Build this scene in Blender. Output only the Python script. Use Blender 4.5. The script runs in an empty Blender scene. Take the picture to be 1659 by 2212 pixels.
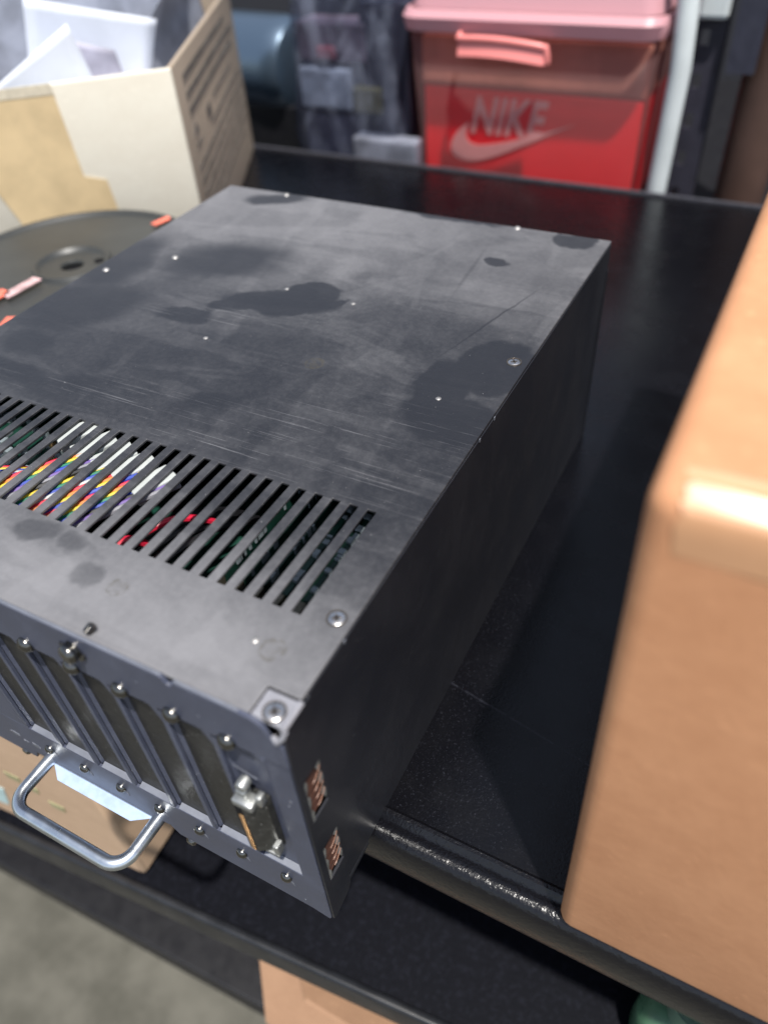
import bpy, bmesh, math, random
from mathutils import Vector, Matrix, noise
R = math.radians
random.seed(7)
S = bpy.context.scene
COL = S.collection

# ------------------------------------------------------------------ camera
cam_d = bpy.data.cameras.new('camera'); cam = bpy.data.objects.new('camera', cam_d); COL.objects.link(cam); S.camera = cam
CM = [[0.88593, 0.46026, -0.05733], [0.27873, -0.6271, -0.72736], [-0.37073, 0.62841, -0.68386]]
cx, cy_, cz = Vector(CM[0]), -Vector(CM[1]), -Vector(CM[2])
cam.matrix_world = Matrix(((cx.x, cy_.x, cz.x, .08197), (cx.y, cy_.y, cz.y, -.07602), (cx.z, cy_.z, cz.z, .17648), (0, 0, 0, 1)))
cam_d.sensor_fit = 'VERTICAL'; cam_d.sensor_height = 36; cam_d.lens = 1641.66/2212*36
cam_d.clip_start = .005; cam_d.clip_end = 60
cam_d.dof.use_dof = True; cam_d.dof.focus_distance = .305; cam_d.dof.aperture_fstop = 5.8

# ------------------------------------------------------------------ light
SUN = Vector((.055, -.056, .21)).normalized()
W = bpy.data.worlds.new('World'); S.world = W; W.use_nodes = True
nt = W.node_tree; nt.nodes.clear()
sky = nt.nodes.new('ShaderNodeTexSky'); sky.sky_type = 'NISHITA'; sky.sun_disc = False
sky.sun_elevation = math.asin(SUN.z); sky.sun_rotation = math.atan2(SUN.x, SUN.y)
bg = nt.nodes.new('ShaderNodeBackground'); bg.inputs[1].default_value = .13
wo = nt.nodes.new('ShaderNodeOutputWorld')
hs = nt.nodes.new('ShaderNodeHueSaturation'); hs.inputs['Saturation'].default_value = .62; nt.links.new(sky.outputs[0], hs.inputs['Color']); nt.links.new(hs.outputs[0], bg.inputs[0]); nt.links.new(bg.outputs[0], wo.inputs[0])
sd = bpy.data.lights.new('sun', 'SUN'); sd.energy = 4.6; sd.angle = R(1.5); sd.color = (1, .96, .9)
so = bpy.data.objects.new('sun', sd); COL.objects.link(so); so.rotation_euler = SUN.to_track_quat('Z', 'Y').to_euler()
so.location = (0, -1, 3)
S.view_settings.view_transform = 'Standard'; S.view_settings.look = 'None'
S.view_settings.exposure = 0.5; S.view_settings.gamma = 1; S.view_settings.use_curve_mapping = False

# ------------------------------------------------------------------ materials
class N:
    def __init__(s, name):
        s.m = bpy.data.materials.new(name); s.m.use_nodes = True; s.t = s.m.node_tree
        s.b = s.t.nodes['Principled BSDF']; s.tc = None
    def n(s, typ, **kw):
        x = s.t.nodes.new(typ)
        for k, v in kw.items():
            if k.startswith('i_'):
                x.inputs[k[2:].replace('_', ' ')].default_value = v
            else: setattr(x, k, v)
        return x
    def l(s, a, b): s.t.links.new(a, b)
    def co(s):
        if not s.tc: s.tc = s.n('ShaderNodeTexCoord')
        return s.tc.outputs['Object']
    def noise(s, scale, detail=4, rough=.55, stretch=None, dist=0):
        x = s.n('ShaderNodeTexNoise'); x.inputs['Scale'].default_value = scale
        x.inputs['Detail'].default_value = detail; x.inputs['Roughness'].default_value = rough; x.inputs['Distortion'].default_value = dist
        v = s.co()
        if stretch:
            mp = s.n('ShaderNodeMapping'); mp.inputs['Scale'].default_value = stretch[:3]
            if len(stretch) > 3: mp.inputs['Rotation'].default_value = (0, 0, stretch[3])
            s.l(v, mp.inputs[0]); v = mp.outputs[0]
        s.l(v, x.inputs['Vector']); return x.outputs['Fac']
    def ramp(s, fac, a, b, ca=0., cb=1.):
        x = s.n('ShaderNodeMapRange'); x.interpolation_type = 'SMOOTHSTEP'
        x.inputs[1].default_value = a; x.inputs[2].default_value = b; x.inputs[3].default_value = ca; x.inputs[4].default_value = cb
        s.l(fac, x.inputs[0]); return x.outputs[0]
    def math(s, op, a, b=None):
        x = s.n('ShaderNodeMath'); x.operation = op
        for i, v in enumerate((a, b)):
            if v is None: continue
            if isinstance(v, (int, float)): x.inputs[i].default_value = v
            else: s.l(v, x.inputs[i])
        return x.outputs[0]
    def mix(s, fac, a, b):
        x = s.n('ShaderNodeMix'); x.data_type = 'RGBA'
        if isinstance(fac, (int, float)): x.inputs[0].default_value = fac
        else: s.l(fac, x.inputs[0])
        for i, v in ((6, a), (7, b)):
            if isinstance(v, tuple): x.inputs[i].default_value = (*v, 1) if len(v) == 3 else v
            else: s.l(v, x.inputs[i])
        return x.outputs[2]
    def col(s, v):
        if isinstance(v, tuple): s.b.inputs['Base Color'].default_value = (*v, 1)
        else: s.l(v, s.b.inputs['Base Color'])
    def rough(s, v):
        if isinstance(v, (int, float)): s.b.inputs['Roughness'].default_value = v
        else: s.l(v, s.b.inputs['Roughness'])
    def bump(s, h, strength=.2, dist=.001):
        x = s.n('ShaderNodeBump'); x.inputs['Strength'].default_value = strength; x.inputs['Distance'].default_value = dist
        s.l(h, x.inputs['Height']); s.l(x.outputs[0], s.b.inputs['Normal'])
    def metal(s, v): s.b.inputs['Metallic'].default_value = v
    def spec(s, v): s.b.inputs['Specular IOR Level'].default_value = v

def simple(name, c, r=.5, metal=0., spec=.5, var=.12, scale=120, bump=0.):
    k = N(name); f = k.noise(scale, 5, .6)
    lo = tuple(x*(1-var) for x in c); hi = tuple(min(1, x*(1+var)) for x in c)
    k.col(k.mix(k.ramp(f, .3, .7), lo, hi)); k.rough(k.ramp(k.noise(scale*.6, 3), .3, .7, max(0, r-.06), min(1, r+.06)))
    k.metal(metal); k.spec(spec)
    if bump: k.bump(f, bump, .0006)
    return k.m

def ell(k, vec, cx, cy, rx, ry, soft=.25, rot=0):
    mp = k.n('ShaderNodeMapping'); mp.vector_type = 'TEXTURE'
    mp.inputs['Location'].default_value = (cx, cy, 0); mp.inputs['Rotation'].default_value = (0, 0, rot)
    mp.inputs['Scale'].default_value = (rx, ry, 1e3)
    k.l(vec, mp.inputs[0])
    ln = k.n('ShaderNodeVectorMath'); ln.operation = 'LENGTH'; k.l(mp.outputs[0], ln.inputs[0])
    return k.ramp(ln.outputs['Value'], 1-soft, 1+soft, 1, 0)
def distorted(k, amt, scale):
    x = k.n('ShaderNodeTexNoise'); x.inputs['Scale'].default_value = scale; x.inputs['Detail'].default_value = 4
    k.l(k.co(), x.inputs['Vector'])
    a = k.n('ShaderNodeVectorMath'); a.operation = 'SUBTRACT'; k.l(x.outputs['Color'], a.inputs[0]); a.inputs[1].default_value = (.5, .5, .5)
    b = k.n('ShaderNodeVectorMath'); b.operation = 'SCALE'; k.l(a.outputs[0], b.inputs[0]); b.inputs['Scale'].default_value = amt
    c = k.n('ShaderNodeVectorMath'); c.operation = 'ADD'; k.l(k.co(), c.inputs[0]); k.l(b.outputs[0], c.inputs[1])
    return c.outputs[0]

def mat_top():
    k = N('dusty_black_cover')
    v = distorted(k, .014, 60)
    dirty = k.ramp(k.noise(22, 6, .62), .3, .72)
    fine = k.ramp(k.noise(380, 4, .7), .35, .75)
    mid = k.ramp(k.noise(90, 5, .65), .35, .7)
    dust = k.math('ADD', k.math('MULTIPLY', dirty, .11), k.math('MULTIPLY', fine, .09))
    dust = k.math('ADD', dust, k.math('MULTIPLY', mid, .05)); dust = k.math('ADD', dust, .05)
    wipe = k.ramp(k.noise(1, 5, .55, (9, 34, 1, R(33)), 1.2), .47, .56); dust = k.math('ADD', dust, k.math('MULTIPLY', wipe, .085))
    wipe2 = k.ramp(k.noise(1, 4, .5, (26, 9, 1, R(12)), .8), .55, .60); dust = k.math('ADD', dust, k.math('MULTIPLY', wipe2, .06))
    # sun's sheen painted in as a paler front, plus a dusty patch behind
    sx = k.n('ShaderNodeSeparateXYZ'); k.l(k.co(), sx.inputs[0])
    front = k.ramp(sx.outputs[1], .0, .085, 1, 0)
    dust = k.math('ADD', dust, k.math('MULTIPLY', front, .62))
    sv = k.n('ShaderNodeSeparateXYZ'); k.l(distorted(k, .004, 90), sv.inputs[0])
    patch = k.math('MULTIPLY', k.ramp(sv.outputs[1], .232, .2335), k.ramp(sv.outputs[0], -.075, -.035))
    dust = k.math('ADD', dust, k.math('MULTIPLY', patch, .10))
    back = k.ramp(sx.outputs[1], .14, .28)
    dust = k.math('ADD', dust, k.math('MULTIPLY', k.math('MULTIPLY', back, k.ramp(sx.outputs[0], -.16, -.02, 1, .5)), .46))  # sky sheen at the back left, put into the colour
    # clean / greasy blotches
    blobs = [(-.012, .184, .017, .022, .08, 0), (-.026, .160, .012, .024, .08, .2), (-.012, .143, .022, .015, .1, 0),
             (-.128, .199, .030, .012, .12, .25), (-.119, .212, .014, .012, .10, 0), (-.150, .186, .012, .006, .15, .3), (-.105, .205, .010, .004, .15, .6), (-.166, .1705, .015, .007, .2, .1),
             (-.222, .160, .030, .022, .3, .5), (-.222, .122, .012, .010, .4, 0), (-.184, .226, .034, .020, .5, .4),
             (-.236, .205, .018, .03, .4, .2),
             (-.0471, .2773, .0062, .0052, .15, 0), (-.018, .3125, .012, .009, .12, 0), (-.1196, .028, .009, .006, .25, 0),
             (-.0884, .0225, .007, .006, .25, 0), (-.104, .029, .006, .004, .4, 0), (-.205, .309, .02, .008, .3, .4),
             (-.09, .318, .03, .003, .3, 0), (-.11, .115, .012, .006, .5, .4), (-.17, .105, .014, .006, .6, .3), (-.205, .10, .03, .006, .6, -.1)]
    acc = None
    for (a, b, rx, ry, sf, ro) in blobs:
        e = ell(k, v, a, b, rx, ry, sf, ro); e = k.math('MULTIPLY', e, .5) if b < .035 else e; acc = e if acc is None else k.math('MAXIMUM', acc, e)
    dust = k.math('MULTIPLY', dust, k.math('SUBTRACT', 1, k.math('MULTIPLY', acc, .64)))
    # scratches : thin stretched noise in two directions
    s1 = k.ramp(k.noise(1, 6, .7, (14, 900, 1, R(14))), .585, .63)
    s2 = k.ramp(k.noise(1, 5, .7, (10, 700, 1, R(-9))), .61, .65)
    zone = k.math('MAXIMUM', ell(k, v, -.045, .118, .07, .022, .5, R(20)), ell(k, v, -.155, .176, .045, .006, .4, R(8)))
    zone = k.math('MAXIMUM', zone, ell(k, v, -.10, .10, .12, .016, .6, 0))
    scr = k.math('MULTIPLY', k.math('ADD', s1, s2), zone)
    # single fine scratches
    fib = k.ramp(k.noise(1, 2, .5, (60, 4, 1, R(-38))), .7, .715)
    dust_sheen2 = k.math('ADD', dust, k.math('MULTIPLY', scr, .35))
    # dark cut line
    ln = ell(k, distorted(k, .003, 60), -.027, .2195, .0005, .033, .6, R(-15))
    ln = k.math('MAXIMUM', ln, k.math('MULTIPLY', ell(k, distorted(k, .002, 60), -.056, .262, .0010, .024, .6, R(5)), .4))
    dust_sheen2 = k.math('MULTIPLY', dust_sheen2, k.math('SUBTRACT', 1, k.math('MULTIPLY', ln, .5)))
    base = k.mix(k.ramp(dust_sheen2, 0, 1.15), (.012, .0125, .0155), (.186, .184, .192))
    speck = k.ramp(k.noise(900, 2, .5), .74, .78)
    base = k.mix(k.math('MULTIPLY', speck, .55), base, (.34, .33, .33))
    # rust rings
    ring = None
    for (a, b, r0, fl) in ((-.0164, .0218, .0042, .55), (-.0746, .0212, .0038, .55), (-.0845, .1573, .0045, 1.6)):
        vv = distorted(k, .0012, 300)
        o = ell(k, vv, a, b, r0, r0, .08); i = ell(k, vv, a, b, r0*.72, r0*.72, .12)
        rg = k.math('SUBTRACT', o, k.math('MULTIPLY', i, fl if fl < 1 else .3)); ring = rg if ring is None else k.math('MAXIMUM', ring, rg)
    ring = k.math('MULTIPLY', ring, k.ramp(k.noise(420, 3), .38, .6))
    base = k.mix(k.math('MULTIPLY', ring, .45), base, (.055, .047, .03))
    k.col(base)
    k.rough(k.ramp(dust, 0, 1, .36, .62)); k.spec(.45)
    k.bump(k.math('ADD', fine, k.math('MULTIPLY', scr, -1.2)), .12, .0003)
    return k.m

def mat_panel(name, c, dustc, amount, rough, scale=60, specs=.2):
    k = N(name)
    f = k.ramp(k.noise(scale, 6, .65), .35, .75); g = k.ramp(k.noise(700, 3, .6), .5, .75)
    d = k.math('ADD', k.math('MULTIPLY', f, amount), k.math('MULTIPLY', g, amount*.5))
    b = k.mix(d, c, dustc)
    sp = k.ramp(k.noise(1100, 1, .5), .74, .77)
    k.col(k.mix(k.math('MULTIPLY', sp, specs), b, (.4, .4, .38)))
    k.rough(k.ramp(k.noise(scale, 5), .3, .7, rough-.06, rough+.1)); k.spec(.5)
    k.bump(k.noise(500, 4), .08, .0003)
    return k.m

def mat_cardboard(name, c, c2, scale=1., stretch=(1, 1, 1)):
    k = N(name)
    fib = k.noise(75*scale, 7, .8, (stretch[0]*1., stretch[1], stretch[2]*1.7))
    big = k.noise(14*scale, 4, .6)
    f = k.math('ADD', k.math('MULTIPLY', k.ramp(fib, .3, .7), .55), k.math('MULTIPLY', k.ramp(big, .3, .7), .45))
    fl = k.ramp(k.noise(260*scale, 3, .6, (1, 1, 4)), .62, .76)
    k.col(k.mix(k.math('MULTIPLY', fl, .6), k.mix(f, c2, c), tuple(min(1, x*1.22) for x in c)))
    k.rough(.8); k.spec(.25); k.bump(k.math('ADD', fib, k.noise(420*scale, 3)), .2, .0005)
    return k.m

def mat_shelf():
    k = N('black_powder_coat_shelf')
    sp = k.ramp(k.noise(620, 3, .62), .57, .72); sp2 = k.ramp(k.noise(1300, 2, .55), .63, .74); z = k.ramp(k.noise(16, 4), .3, .65)
    d = k.math('MULTIPLY', k.math('ADD', k.math('MULTIPLY', sp, .6), sp2), z)
    v = distorted(k, .0006, 70)
    seam = k.math('MULTIPLY', ell(k, v, .03, .1068, .06, .0005, .5, R(-10.6)), k.ramp(k.noise(160, 3), .3, .55))
    dd = k.math('MINIMUM', k.math('ADD', k.math('MULTIPLY', d, .55), k.math('MULTIPLY', seam, .35)), 1)
    k.col(k.mix(dd, (.0020, .0020, .0030), (.034, .036, .048)))
    k.rough(k.ramp(k.noise(40, 4), .3, .7, .2, .3)); k.spec(.32)
    k.bump(k.noise(900, 3), .25, .0003)
    return k.m
def mat_lip():
    k = N('black_wrinkle_enamel_lip')
    h = k.noise(420, 3, .5, (1, 1, 1), .6)
    k.col((.004, .004, .0055)); k.rough(.24); k.spec(.42); k.bump(k.math('ADD', h, k.math('MULTIPLY', k.noise(1100, 2), .4)), .55, .0006)
    return k.m

M = dict(
 top=mat_top(),
 side=mat_panel('satin_black_side', (.015, .016, .021), (.034, .036, .045), .12, .36, 30),
 front=mat_panel('slate_blue_black_front', (.050, .057, .088), (.115, .125, .165), .35, .38, 40, .3),
 slot=mat_panel('dusty_slot_cover', (.011, .0108, .010), (.052, .049, .043), .32, .42, 260, .8),
 tab=mat_panel('scuffed_steel_tab', (.20, .20, .22), (.30, .30, .33), .5, .4, 200, .2),
 ledge=simple('pale_edge_metal', (.16, .17, .20), .45, .3, .5),
 blackscrew=simple('black_nickel_screw', (.16, .155, .145), .2, 1., .5, .1, 300),
 steel=simple('zinc_screw', (.62, .59, .56), .26, 1., .5, .2, 300),
 silver=simple('tinned_metal', (.42, .43, .42), .4, .85, .5, .1, 300),
 handle=simple('satin_aluminium', (.62, .66, .70), .3, 1., .5, .05, 200),
 skylip=simple('sky_tinted_metal_lip', (.34, .43, .60), .4, .1, .5, .1, 250),  # blue of the reflected sky is put into the base colour
 copper=simple('brown_copper_fin', (.075, .030, .020), .6, 0., .5, .12, 200),
 gold=simple('gold_pin', (.83, .50, .24), .3, 1.),
 blackplastic=mat_panel('black_dusty_plastic', (.014, .014, .013), (.08, .08, .07), .35, .45, 150, .8),
 hole=simple('unlit_interior', (.004, .004, .005), .8, 0, .2),
 pcb=simple('green_board', (.005, .030, .021), .4, 0, .5, .5, 90),
 chip=simple('grey_component', (.20, .24, .26), .4, .1),
 tin=simple('dull_bracket', (.22, .20, .15), .4, .8, .5, .2, 60),
 dark=simple('near_black_paint', (.009, .009, .011), .45, 0, .35),
 shelf=mat_shelf(), lip=mat_lip(),
 cb=mat_cardboard('brown_cardboard', (.56, .285, .150), (.45, .215, .108)),
 cbsunlit=mat_cardboard('sunlit_cardboard', (.68, .64, .54), (.63, .58, .48), .6),  # sunlit copy of the carton's cardboard, brightness is in the colour
 cbshaded=mat_cardboard('shaded_cardboard_side', (.36, .29, .225), (.31, .25, .19), .6),  # shaded copy of the same carton cardboard, darkened in colour
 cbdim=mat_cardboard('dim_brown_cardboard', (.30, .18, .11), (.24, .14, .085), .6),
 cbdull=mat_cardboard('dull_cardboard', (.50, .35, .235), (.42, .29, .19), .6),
 tapetan=simple('tan_packing_tape', (.62, .47, .27), .42, 0, .4, .12, 25),
 ink=simple('faded_black_ink', (.13, .115, .10), .6, 0, .3, .3, 60),
 paper=simple('white_paper', (.62, .65, .72), .7, 0, .3, .05, 30),
 greybag=simple('grey_plastic_film', (.20, .215, .26), .38, 0, .5, .35, 20, .3),
 reel=simple('grey_plastic_reel', (.036, .038, .037), .45, 0, .45, .12, 20),
 coral=simple('coral_tape', (.75, .17, .11), .5, 0, .4, .15, 90),
 whiteplastic=simple('white_plastic', (.56, .60, .60), .5, 0, .4, .05, 30),
 darkgrey=simple('slotted_post_steel', (.030, .029, .042), .5, 0, .4, .2, 40),
 navy=simple('navy_carton', (.018, .019, .034), .5, 0, .4, .2, 30),
 brownpole=simple('brown_pole_paint', (.075, .043, .033), .5, 0, .4, .15, 20),
 concrete=None)
k = N('concrete_floor'); f = k.noise(9, 7, .65); k.col(k.mix(k.ramp(f, .3, .7), (.05, .048, .037), (.105, .10, .082))); k.rough(.85); k.bump(k.noise(90, 5), .3, .002); M['concrete'] = k.m
k = N('red_shoe_carton'); k.col(k.mix(k.ramp(k.noise(30, 4), .3, .7), (.80, .003, .016), (.86, .006, .024))); k.rough(.45); M['red'] = k.m
M['paperdim'] = simple('shaded_paper', (.34, .33, .40), .6, 0, .3, .25, 30)  # darker copy of the white paper, its shade is in the colour
M['cartonbrown'] = simple('kraft_carton', (.34, .20, .15), .6, 0, .3, .25, 18)
M['logo'] = simple('pale_print', (.75, .62, .60), .5, 0, .3, .04)
def mat_pink(name, tint, transp, dif):
    k = N(name); b = k.b; k.col(dif); k.rough(.32); k.spec(.5)
    tr = k.n('ShaderNodeBsdfTransparent'); tr.inputs[0].default_value = (*tint, 1)
    mx = k.n('ShaderNodeMixShader'); mx.inputs[0].default_value = transp
    out = [n for n in k.t.nodes if n.type == 'OUTPUT_MATERIAL'][0]
    k.l(b.outputs[0], mx.inputs[1]); k.l(tr.outputs[0], mx.inputs[2]); k.l(mx.outputs[0], out.inputs[0])
    return k.m
M['pinkbody'] = mat_pink('translucent_pink_plastic', (1, .84, .84), .87, (.34, .20, .20))
M['pinkrim'] = mat_pink('pink_plastic_rim', (1, .6, .6), .18, (.62, .33, .36))
M['pinklatch'] = mat_pink('pink_plastic_latch', (1, .6, .6), .05, (.80, .25, .23))
M['cleartape'] = None
k = N('glossy_clear_tape'); k.col(k.mix(k.ramp(k.noise(40, 3), .3, .7), (.60, .31, .155), (.64, .345, .18))); k.rough(.27); k.spec(1.)
k.b.inputs['Coat Weight'].default_value = 1; k.b.inputs['Coat Roughness'].default_value = .2; k.bump(k.noise(50, 3, .5, (.4, 1, 1)), .12, .001); M['cleartape'] = k.m
k = N('clear_poly_bag')
tr = k.n('ShaderNodeBsdfTransparent'); tr.inputs[0].default_value = (.85, .88, .95, 1); mx = k.n('ShaderNodeMixShader'); mx.inputs[0].default_value = .60
k.col(k.mix(k.ramp(k.noise(16, 4, .6, (1, 1, .6), 1.5), .42, .62), (.035, .038, .06), (.20, .22, .29))); k.rough(.3); k.bump(k.noise(25, 4), .6, .01)
out = [n for n in k.t.nodes if n.type == 'OUTPUT_MATERIAL'][0]; k.l(k.b.outputs[0], mx.inputs[1]); k.l(tr.outputs[0], mx.inputs[2]); k.l(mx.outputs[0], out.inputs[0]); M['bag'] = k.m
k = N('sky_tinted_enamel'); k.col((.10, .15, .21)); k.metal(.7); k.rough(.3); k.spec(1.0); k.b.inputs['Coat Weight'].default_value = .6; k.b.inputs['Coat Roughness'].default_value = .25; M['gloss'] = k.m  # blue metallic base stands in for the broad sky reflection

# ------------------------------------------------------------------ helpers
def thing(name, label, cat, loc=(0, 0, 0), rz=0, group=None):
    o = bpy.data.objects.new(name, None); COL.objects.link(o); o.location = loc; o.rotation_euler = (0, 0, rz); o.empty_display_size = .02
    o['label'] = label; o['category'] = cat
    if group: o['group'] = group
    return o
def wm(o):
    m = Matrix.Translation(o.location) @ o.rotation_euler.to_matrix().to_4x4()
    if o.parent: m = wm(o.parent) @ o.matrix_parent_inverse @ m
    return m
class B:
    def __init__(s): s.m = bmesh.new()
    def box(s, x0, x1, y0, y1, z0, z1, bev=0, seg=2, rot=None):
        r = bmesh.ops.create_cube(s.m, size=1); vs = r['verts']
        for v in vs: v.co = Vector(((x0+x1)/2+v.co.x*(x1-x0), (y0+y1)/2+v.co.y*(y1-y0), (z0+z1)/2+v.co.z*(z1-z0)))
        if bev:
            es = list({e for v in vs for e in v.link_edges})
            g = bmesh.ops.bevel(s.m, geom=es, offset=bev, segments=seg, profile=.5, affect='EDGES'); vs = list({v for f in g['faces'] for v in f.verts} | {v for v in vs if v.is_valid})
        if rot:
            c = Vector(((x0+x1)/2, (y0+y1)/2, (z0+z1)/2)); bmesh.ops.rotate(s.m, verts=vs, cent=c, matrix=rot)
        return s
    def prism(s, pts, f0, f1):
        """pts: 2d list; f0,f1 map a 2d point to 3d at both ends"""
        a = [s.m.verts.new(f0(*p)) for p in pts]; b = [s.m.verts.new(f1(*p)) for p in pts]; n = len(pts)
        s.m.faces.new(a); s.m.faces.new(b[::-1])
        for i in range(n): s.m.faces.new((a[i], b[i], b[(i+1) % n], a[(i+1) % n]))
        return s
    def tube(s, pts, r, n=12, caps=True):
        pts = [Vector(p) for p in pts]; rings = []; up = None
        for i, p in enumerate(pts):
            t = (pts[min(i+1, len(pts)-1)]-pts[max(i-1, 0)]).normalized()
            if up is None: up = t.orthogonal().normalized()
            else: up = (up - t*up.dot(t)).normalized()
            w = t.cross(up); rr = r[i] if isinstance(r, (list, tuple)) else r
            rings.append([s.m.verts.new(p+(up*math.cos(2*math.pi*j/n)+w*math.sin(2*math.pi*j/n))*rr) for j in range(n)])
        for a, b in zip(rings, rings[1:]):
            for j in range(n): s.m.faces.new((a[j], a[(j+1) % n], b[(j+1) % n], b[j]))
        if caps: s.m.faces.new(rings[0][::-1]); s.m.faces.new(rings[-1])
        return s
    def lathe(s, prof, c, axis, n=24):
        """prof: (radius, height along axis)"""
        c = Vector(c); ax = Vector(axis).normalized(); u = ax.orthogonal().normalized(); w = ax.cross(u); rings = []
        for r, h in prof:
            if r < 1e-7: rings.append([s.m.verts.new(c+ax*h)])
            else: rings.append([s.m.verts.new(c+ax*h+(u*math.cos(2*math.pi*j/n)+w*math.sin(2*math.pi*j/n))*r) for j in range(n)])
        for a, b in zip(rings, rings[1:]):
            for j in range(n):
                q = [a[j % len(a)], a[(j+1) % len(a)], b[(j+1) % len(b)], b[j % len(b)]]; q2 = []
                for v in q:
                    if v not in q2: q2.append(v)
                if len(q2) > 2: s.m.faces.new(q2)
        return s
    def grid_plate(s, xs, ys, hole, f, th):
        """plate with rectangular holes; f(x,y,d) -> 3d"""
        V = {}
        def g(i, j, d):
            if (i, j, d) not in V: V[i, j, d] = s.m.verts.new(f(xs[i], ys[j], d))
            return V[i, j, d]
        nx, ny = len(xs)-1, len(ys)-1
        sol = lambda i, j: 0 <= i < nx and 0 <= j < ny and not hole((xs[i]+xs[i+1])/2, (ys[j]+ys[j+1])/2)
        for i in range(nx):
            for j in range(ny):
                if not sol(i, j): continue
                s.m.faces.new((g(i, j, 0), g(i+1, j, 0), g(i+1, j+1, 0), g(i, j+1, 0)))
                s.m.faces.new((g(i, j, th), g(i, j+1, th), g(i+1, j+1, th), g(i+1, j, th)))
                for (a, b, di, dj) in (((i, j), (i+1, j), 0, -1), ((i+1, j), (i+1, j+1), 1, 0), ((i+1, j+1), (i, j+1), 0, 1), ((i, j+1), (i, j), -1, 0)):
                    if not sol(i+di, j+dj): s.m.faces.new((g(*a, 0), g(*a, th), g(*b, th), g(*b, 0)))
        return s
    def out(s, name, mat, parent=None, smooth=False, origin=None, bevel=0):
        bmesh.ops.remove_doubles(s.m, verts=s.m.verts, dist=1e-6)
        bmesh.ops.recalc_face_normals(s.m, faces=s.m.faces)
        me = bpy.data.meshes.new(name); s.m.to_mesh(me); s.m.free()
        if smooth:
            for p in me.polygons: p.use_smooth = True
            try: me.set_sharp_from_angle(angle=R(38))
            except Exception: pass
        mats = mat if isinstance(mat, list) else [mat]
        for q in mats: me.materials.append(M[q] if isinstance(q, str) else q)
        o = bpy.data.objects.new(name, me); COL.objects.link(o)
        if bevel:
            bv = o.modifiers.new('bevel', 'BEVEL'); bv.width = bevel; bv.segments = 2; bv.limit_method = 'ANGLE'; bv.angle_limit = R(40)
            for p in me.polygons: p.use_smooth = True
            try: me.set_sharp_from_angle(angle=R(80))
            except Exception: pass
        if parent: o.parent = parent; o.matrix_parent_inverse = wm(parent).inverted()
        return o
def tag(o, label, cat, group=None, kind=None):
    if label: o['label'] = label
    if cat: o['category'] = cat
    if group: o['group'] = group
    if kind: o['kind'] = kind
    return o
def instance(o, dx, parent, rz=0):
    c = o.copy(); COL.objects.link(c); c.location = Vector(dx); c.parent = parent; c.matrix_parent_inverse = wm(parent).inverted(); return c

Hs = .1275     # shelf top is z = -Hs
D = .3195; WX = -.2464

# ------------------------------------------------------------------ setting
b = B(); b.box(-6, 6, -6, 1.35, -1.12, -1.10); fl = b.out('floor', 'concrete'); fl['kind'] = 'structure'
b = B(); b.box(-6, 6, 1.35, 1.5, -1.12, .40); wl = b.out('wall', simple('dark_wall', (.025, .026, .032), .8)); wl['kind'] = 'structure'

# ------------------------------------------------------------------ the shelf the chassis stands on
rack = thing('storage_shelf', 'black metal shelf with a rolled glossy front lip carrying the computer chassis and the boxes', 'shelf', (0, .37, -Hs))
b = B(); b.box(-1.5, .85, .045, .718, -Hs-.02, -Hs); b.out('shelf_deck', 'shelf', rack)
# rolled lip, profile in (y,z)
prof = [(.0462, -Hs-.0005), (.0462, -Hs+.0004), (.0448, -Hs+.0016), (.0432, -Hs+.0016), (.0420, -Hs+.0004), (.0408, -Hs-.0010), (.0395, -Hs-.0006),
        (.0385, -Hs-.0001), (.0372, -Hs-.0001), (.0359, -Hs-.0005), (.0348, -Hs-.0012), (.0338, -Hs-.0022), (.0330, -Hs-.0036), (.0325, -Hs-.0055), (.0320, -Hs-.009), (.0318, -Hs-.014), (.0322, -Hs-.020),
        (.0332, -Hs-.025), (.035, -Hs-.0275), (.040, -Hs-.0285), (.0462, -Hs-.028)]
b = B(); b.prism(prof, lambda y, z: (-1.5, y, z), lambda y, z: (.85, y, z)); b.out('front_lip', 'lip', rack, smooth=True)
b = B(); b.box(-1.5, .85, .7185, .722, -Hs-.02, -Hs+.003, .0008); b.out('back_rim', simple('worn_rim', (.05, .05, .06), .4), rack)

# lower shelf, slightly turned
low = thing('lower_shelf', 'black metal shelf below the chassis with a narrow front rim in the sun', 'shelf', (-.0895, .0166, -.35), R(5.1))
cR, sR = math.cos(R(5.1)), math.sin(R(5.1))
def LW(x, y, z): return (-.0895+x*cR-y*sR, .0166+x*sR+y*cR, z)
k = N('lower_shelf_coat'); sp = k.ramp(k.noise(330, 3), .45, .75); k.col(k.mix(sp, (.0028, .0032, .0055), (.0065, .0072, .0115))); k.rough(.6); k.spec(.08); k.bump(k.noise(500, 3), .3, .0005); M['lowshelf'] = k.m
def lowbox(b, x0, x1, y0, y1, z0, z1):
    b.prism([(x0, y0), (x1, y0), (x1, y1), (x0, y1)], lambda x, y: LW(x, y, z0), lambda x, y: LW(x, y, z1))
b = B(); lowbox(b, -1.2, .9, .0065, .62, -.362, -.350); b.out('shelf_deck', 'lowshelf', low)
b = B(); b.prism([(.006, -.352), (.006, -.3475), (.0045, -.3465), (.0015, -.3465), (0, -.348), (0, -.378), (.006, -.378)],
                 lambda y, z: LW(-1.2, y, z), lambda y, z: LW(.9, y, z)); b.out('front_rim', simple('rim_black', (.012, .013, .016), .35, 0, .45, .25, 60), low, bevel=.0006)
bot = thing('bottom_shelf', 'black bottom shelf just above the concrete floor', 'shelf', (-.2883, .0181, -.62), R(2.8))
b = B(); c2, s2 = math.cos(R(2.8)), math.sin(R(2.8))
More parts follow.
